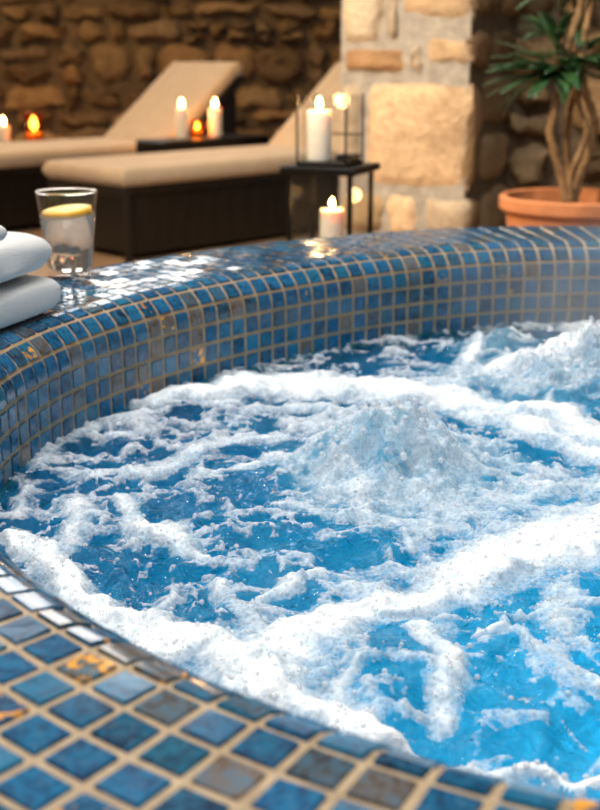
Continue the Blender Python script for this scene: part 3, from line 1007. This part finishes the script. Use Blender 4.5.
# ---------------------------------------------------------------- potted plant
PX_, PY_ = .742, 3.2
pot = empty('potted_plant', (PX_, PY_, 0))
tag(pot, 'green leafed plant with bare twisting stems in a terracotta pot by the stone wall', 'plant')
PS = .86
g = MB(); g.lathe([(r * PS, z * .944) for r, z in [(0, 0), (.155, 0), (.165, .01), (.207, .425), (.224, .430), (.230, .436), (.230, .466), (.222, .472), (.208, .468), (.200, .40), (.19, .395)]], 48)
pb = auto_smooth(g.build('pot', M['clay'], pot), 35)
g = MB(); g.lathe([(0, .402), (.09, .405), (.175, .398)], 32); g.build('soil', M['soil'], pb)
rp = random.Random(4)
def stem(pts, r0, r1):
    P = [Vector(p) for p in pts]; out = []
    n = len(P)
    for i in range(n - 1):
        p0, p1, p2, p3 = P[max(i - 1, 0)], P[i], P[i + 1], P[min(i + 2, n - 1)]
        for k in range(6):
            t = k / 6
            out.append(.5 * ((2 * p1) + (p2 - p0) * t + (2 * p0 - 5 * p1 + 4 * p2 - p3) * t * t + (3 * p1 - p0 - 3 * p2 + p3) * t ** 3))
    out.append(P[-1])
    rad = [(r0 + (r1 - r0) * i / (len(out) - 1)) * (1 + .12 * math.sin(i * 1.9)) for i in range(len(out))]
    g = MB(); g.tube(out, [r * PS for r in rad], 10); g.build('stem', M['bark'], pot)
def q(u, v, dy=0):      # local position on the plant for rough layout measured at its distance
    yy = PY_ + dy
    return ((u - 300) * .0008497 * yy - PX_, dy, .772 - (v - 70) * .0008175 * yy)
stem([q(566, 202), q(561, 180), q(549, 143, -.01), q(546, 128, -.01), q(551, 98, .01), q(556, 70, .03), q(560, 44, .02), q(568, 10, 0), q(572, -30, 0)], .013, .012)
stem([q(574, 202), q(578, 180, .0), q(588, 140, .02), q(589, 118, .02), q(578, 92, 0), q(572, 70, -.02), q(574, 40, -.01), q(578, 5, .01), q(584, -30, .02)], .014, .011)
stem([q(570, 202, .04), q(566, 160, .05), q(563, 130, .05), q(566, 100, .05), q(572, 75, .03), q(566, 40, .05), q(560, 0, .05)], .011, .009)
stem([q(571, 202, -.02), q(569, 175, -.03), q(577, 150, -.03), q(582, 128, -.02), q(574, 108, .01), q(569, 84, .01)], .009, .008)
def leaf(base, az, el, L, W, droop):
    """arched pointed leaf blade, 3 across, folded along the midrib, one closed thin blade"""
    n = 9; V = []; F = []; L *= PS; W *= PS
    dx, dy = math.cos(az), math.sin(az); sx, sy = -dy, dx
    e = el; p = Vector(base)
    for i in range(n + 1):
        t = i / n
        w = W * math.sin(PI * min(1, t * .93 + .05)) ** .8 * (1 - .25 * t)
        if i == n: w = .001
        d = Vector((dx * math.cos(e), dy * math.cos(e), math.sin(e)))
        for k in (-1, -.5, 0, .5, 1):
            V.append(tuple(p + Vector((sx, sy, 0)) * (w * k) + Vector((0, 0, abs(k) * w * .28))))
        p = p + d * (L / n); e -= droop / n
    for i in range(n):
        for k in range(4): F.append((i * 5 + k, i * 5 + k + 1, (i + 1) * 5 + k + 1, (i + 1) * 5 + k))
    o = mesh_obj('leaf', V, F, M['leaf'], pot)
    md = o.modifiers.new('thick', 'SOLIDIFY'); md.thickness = .0016
    return o
# side shoots: whorls where the photo shows tufts
def whorl(c, n, L0, L1, W, a0=0, a1=2 * PI, e0=-.1, e1=.7):
    for i in range(n):
        az = a0 + (a1 - a0) * (i + rp.uniform(.1, .9)) / n
        leaf((c[0] + .01 * math.cos(az), c[1] + .01 * math.sin(az), c[2] + rp.uniform(-.015, .015)), az, rp.uniform(e0, e1), rp.uniform(L0, L1), W * rp.uniform(.8, 1.15), rp.uniform(.4, 1.1))
whorl(q(550, 74), 11, .15, .23, .020, PI * .55, PI * 1.6, -.35, .5)
whorl(q(556, 66), 8, .10, .17, .024, PI * 1.3, PI * 2.3, -.5, .4)
whorl(q(585, 66), 10, .12, .20, .024, -PI * .5, PI * .6, -.3, .6)
whorl(q(548, 40), 8, .10, .17, .020, PI * .4, PI * 1.7, .2, 1.1)
whorl(q(572, 60, .05), 8, .10, .18, .022, 0, 2 * PI, -.2, .8)
whorl(q(572, -34), 14, .14, .24, .024)
whorl(q(586, -30), 12, .14, .24, .024)
whorl(q(560, -4, .05), 10, .12, .2, .022)
for (u, v, az, el, L, W) in ((545, 72, PI * 1.0, .42, .20, .027), (545, 74, PI * 1.06, .22, .215, .028), (544, 76, PI * .97, .05, .21, .026), (546, 74, PI * 1.1, -.12, .19, .026), (546, 70, PI * .9, .62, .20, .026), (548, 74, PI * 1.25, .3, .15, .03), (556, 66, PI * 1.45, .35, .12, .03), (566, 62, PI * 1.6, .2, .13, .03), (580, 64, -.3, .25, .17, .03), (585, 60, .1, .5, .18, .03), (590, 70, -.15, .05, .17, .03), (560, 60, PI * .8, .9, .17, .028), (570, 50, PI * .4, .9, .18, .028), (550, 50, PI * 1.1, .8, .16, .026), (585, 46, .3, .7, .18, .028), (553, 70, PI * 1.5, -.75, .10, .028), (548, 66, PI * 1.02, .15, .20, .021), (546, 76, PI * .98, -.10, .21, .020), (548, 62, PI * 1.05, .32, .16, .02), (550, 58, PI * .75, 1.2, .16, .013), (596, 70, .1, .0, .18, .024), (592, 60, .2, .4, .16, .024)):
    leaf(q(u, v, -.03), az, el, L, W, .45)

# ---------------------------------------------------------------- glass of lemon water, towels
GX, GY, GZ = -.311, 1.567, RIM + .0018
gl = empty('drinking_glass', (GX, GY, GZ)); tag(gl, 'clear tumbler of water with a lemon slice on the tiled rim', 'glass')
rb, rt, gh = .0295, .0408, .114
g = MB()
g.lathe([(0, 0), (rb * .93, 0), (rb, .003), (rt, gh - .001), (rt - .0008, gh), (rt - .0016, gh - .001), (rb - .0008, .013), (rb - .004, .0095), (0, .009)], 56)
g.build('tumbler', M['glass'], gl)
g = MB(); g.lathe([(rt - .0008 + .0013 * math.cos(2 * PI * k / 8), gh - .0006 + .0013 * math.sin(2 * PI * k / 8)) for k in range(8)], 56, closed=True)
g.build('rim', M['rimglass'], gl)
lv = .084
def rin(z): return rb - .0008 + (rt - .0016 - rb + .0008) * (z - .013) / (gh - .014)
g = MB(); g.lathe([(0, .0093), (rb - .0045, .0098), (rb - .0006, .0133), (rin(lv) + .0002, lv), (0, lv)], 56)
w = g.build('drinking_water', M['drink']); w.location = (GX, GY, GZ)
tag(w, 'still water inside the clear tumbler', 'water', kind='stuff')
ls = empty('lemon_slice', (GX, GY, GZ + lv + .0015)); ls.rotation_euler = (R(4), R(-5), 0)
tag(ls, 'yellow lemon slice floating in the glass of water', 'lemon slice')
rl = rin(lv) - .0032
g = MB(); g.lathe([(rl * .90, -.0055), (rl, -.0045), (rl, .0045), (rl * .90, .0055)], 40, closed=True); g.build('rind', M['rind'], ls)
g = MB(); g.lathe([(0, -.005), (rl * .9, -.0053), (rl * .9, .0053), (0, .005)], 40); g.build('flesh', M['pulp'], ls)

def towel(loc, rz, L, W, T, seed, label):
    """folded towel: soft rounded fold on the ends, stacked layers"""
    rt_ = random.Random(seed)
    n = 46; m = 40
    V = []; F = []
    o1, o2 = rt_.uniform(0, 50), rt_.uniform(0, 50)
    for i in range(n + 1):
        t = i / n
        x = (t - .5) * L
        e = min(t, 1 - t) * L
        k = 1 if e > T * .55 else math.sqrt(max(0.0, 1 - (1 - e / (T * .55)) ** 2))
        ky = .93 + .07 * k
        for j in range(m):
            a = 2 * PI * j / m
            ca, sa = math.cos(a), math.sin(a)
            pw = .42
            yy = math.copysign(abs(ca) ** .28, ca) * W / 2 * ky
            zz = math.copysign(abs(sa) ** .62, sa) * T / 2 * (.12 + .88 * k)
            nz = float(fbm(np.array([o1 + x * 9]), np.array([o2 + yy * 9 + sa]), 3)[0])
            V.append((x + .002 * nz, yy + .004 * nz, T / 2 + zz + (.004 * nz if sa > -.2 else 0)))
    for i in range(n):
        for j in range(m):
            j2 = (j + 1) % m
            F.append((i * m + j, (i + 1) * m + j, (i + 1) * m + j2, i * m + j2))
    F.append(tuple(range(m))); F.append(tuple(range(n * m, n * m + m))[::-1])
    o = mesh_obj('folded_towel', V, F, M['towel'], None, True, loc, rz)
    return tag(o, label, 'towel', 'folded towels on the tub rim')
TD = math.atan2(.94, .33)
TZ = RIM + .002
towel((-.408, 1.232, TZ), TD, .29, .185, .0455, 1, 'lower white folded towel lying on the tiled tub rim')
towel((-.411, 1.228, TZ + .0485), TD + R(1.5), .285, .18, .047, 2, 'upper white folded towel stacked on the other towel')
g = MB()
for k in range(2):
    pts = []
    for i in range(44):
        t = i / 43; a = t * 2 * PI * 4 + k * PI
        x = (t - .5) * .15
        pts.append((x, .0055 * math.cos(a), .0125 + .0055 * math.sin(a)))
    g.tube(pts, .0075, 8)
cd = g.build('twisted_cord', M['towel']); cd.location = (-.338, 1.135, TZ + .0485 + .0475); cd.rotation_euler = (0, 0, TD + .0)
tag(cd, 'white twisted cord lying on the stacked towels', 'cord')

# ---------------------------------------------------------------- light
def area(name, loc, target, size, energy, col, sizey=None):
    d = bpy.data.lights.new(name, 'AREA'); d.energy = energy; d.color = col; d.size = size
    if sizey: d.shape = 'RECTANGLE'; d.size_y = sizey
    o = link(bpy.data.objects.new(name, d)); o.location = loc
    o.rotation_euler = (Vector(target) - Vector(loc)).to_track_quat('-Z', 'Y').to_euler()
    return o
area('skylight_and_fill', (-.7, 2.0, 3.2), (.1, 1.2, .4), 1.4, 42, (1, .985, .96))
area('skylight_and_fill', (-.1, -.1, 3.2), (-.05, 1.1, .4), 1.2, 38, (1, .97, .93))  # soft front fill, added to brighten the mound, foam and towels
for x, y in ((-.9, 1.9), (.1, 2.7), (.9, 2.3), (-.2, 1.2)):
    area('glint_light', (x, y, 2.9), (x, y, 0), .09, 12, (1, .97, .93))  # small unseen lamps added to put sharp glints on the water
sd = bpy.data.lights.new('warm_spot_lamp', 'SPOT'); sd.energy = 500; sd.color = (1, .79, .52); sd.spot_size = R(52); sd.spot_blend = .7; sd.shadow_soft_size = .12
so = link(bpy.data.objects.new('warm_spot_lamp', sd)); so.location = (-1.6, 1.5, 2.6)
so.rotation_euler = (Vector((.55, 4.2, .95)) - so.location).to_track_quat('-Z', 'Y').to_euler()
area('back_room_lamp', (-2.2, 4.6, 3.0), (-1.0, 6.8, .5), .7, 88, (1, .61, .25))
for (x, y, e, z) in ((.44, .80, 4.6, .7), (.62, 1.30, 3.6, .8), (.20, 1.22, .7, .4)):
    area('underwater_lamp', (x, y, .335), (x, y, 0), z, e, (.80, .95, 1))

# drifting steam over the far side of the tub
mv = bpy.data.materials.new('steam'); mv.use_nodes = True
nt = mv.node_tree; nt.nodes.remove(nt.nodes['Principled BSDF'])
vs = nt.nodes.new('ShaderNodeVolumeScatter'); vs.inputs['Color'].default_value = (.95, .96, 1, 1)
tc = nt.nodes.new('ShaderNodeTexCoord')
nz = nt.nodes.new('ShaderNodeTexNoise'); nz.inputs['Scale'].default_value = 7; nz.inputs['Detail'].default_value = 3
nt.links.new(tc.outputs['Object'], nz.inputs['Vector'])
ln = nt.nodes.new('ShaderNodeVectorMath'); ln.operation = 'LENGTH'
sc_ = nt.nodes.new('ShaderNodeVectorMath'); sc_.operation = 'DIVIDE'; sc_.inputs[1].default_value = (.32, .28, .15)
nt.links.new(tc.outputs['Object'], sc_.inputs[0]); nt.links.new(sc_.outputs[0], ln.inputs[0])
fo = nt.nodes.new('ShaderNodeMapRange'); fo.inputs['From Min'].default_value = 1; fo.inputs['From Max'].default_value = .2; fo.inputs['To Max'].default_value = 4.2
nt.links.new(ln.outputs['Value'], fo.inputs['Value'])
mu = nt.nodes.new('ShaderNodeMath'); mu.operation = 'MULTIPLY'
nr = nt.nodes.new('ShaderNodeMapRange'); nr.inputs['From Min'].default_value = .35; nr.inputs['From Max'].default_value = .7
nt.links.new(nz.outputs['Fac'], nr.inputs['Value'])
nt.links.new(fo.outputs[0], mu.inputs[0]); nt.links.new(nr.outputs[0], mu.inputs[1])
nt.links.new(mu.outputs[0], vs.inputs['Density']); nt.links.new(vs.outputs[0], nt.nodes['Material Output'].inputs['Volume'])
iv, if_ = ico()
sm = mesh_obj('steam', iv * np.array([.42, .30, .15]), if_.tolist(), mv, None, True, (.50, 1.64, .47))
tag(sm, 'thin white steam rising over the far side of the tub', 'steam', kind='stuff')

wd = bpy.data.worlds.new('World'); SC.world = wd; wd.use_nodes = True
bg = wd.node_tree.nodes['Background']; bg.inputs[0].default_value = (.80, .79, .78, 1); bg.inputs[1].default_value = .16

# ---------------------------------------------------------------- camera
cd_ = bpy.data.cameras.new('camera'); cam = link(bpy.data.objects.new('camera', cd_))
cam.location = (0, 0, .8085)
cam.rotation_euler = (PI / 2 - .2911, 0, 0)
cd_.sensor_fit = 'HORIZONTAL'; cd_.sensor_width = 36; cd_.lens = 36 * 1166.4 / 600
cd_.clip_start = .02; cd_.clip_end = 100
cd_.dof.use_dof = True; cd_.dof.focus_distance = .98; cd_.dof.aperture_fstop = 10.5
SC.camera = cam

SC.view_settings.view_transform = 'Standard'; SC.view_settings.look = 'None'
SC.view_settings.exposure = 0; SC.view_settings.gamma = 1
SC.view_settings.use_curve_mapping = False
SC.cycles.use_denoising = True
SC.cycles.max_bounces = 10; SC.cycles.transparent_max_bounces = 16; SC.cycles.transmission_bounces = 8
SC.cycles.sample_clamp_indirect = 6
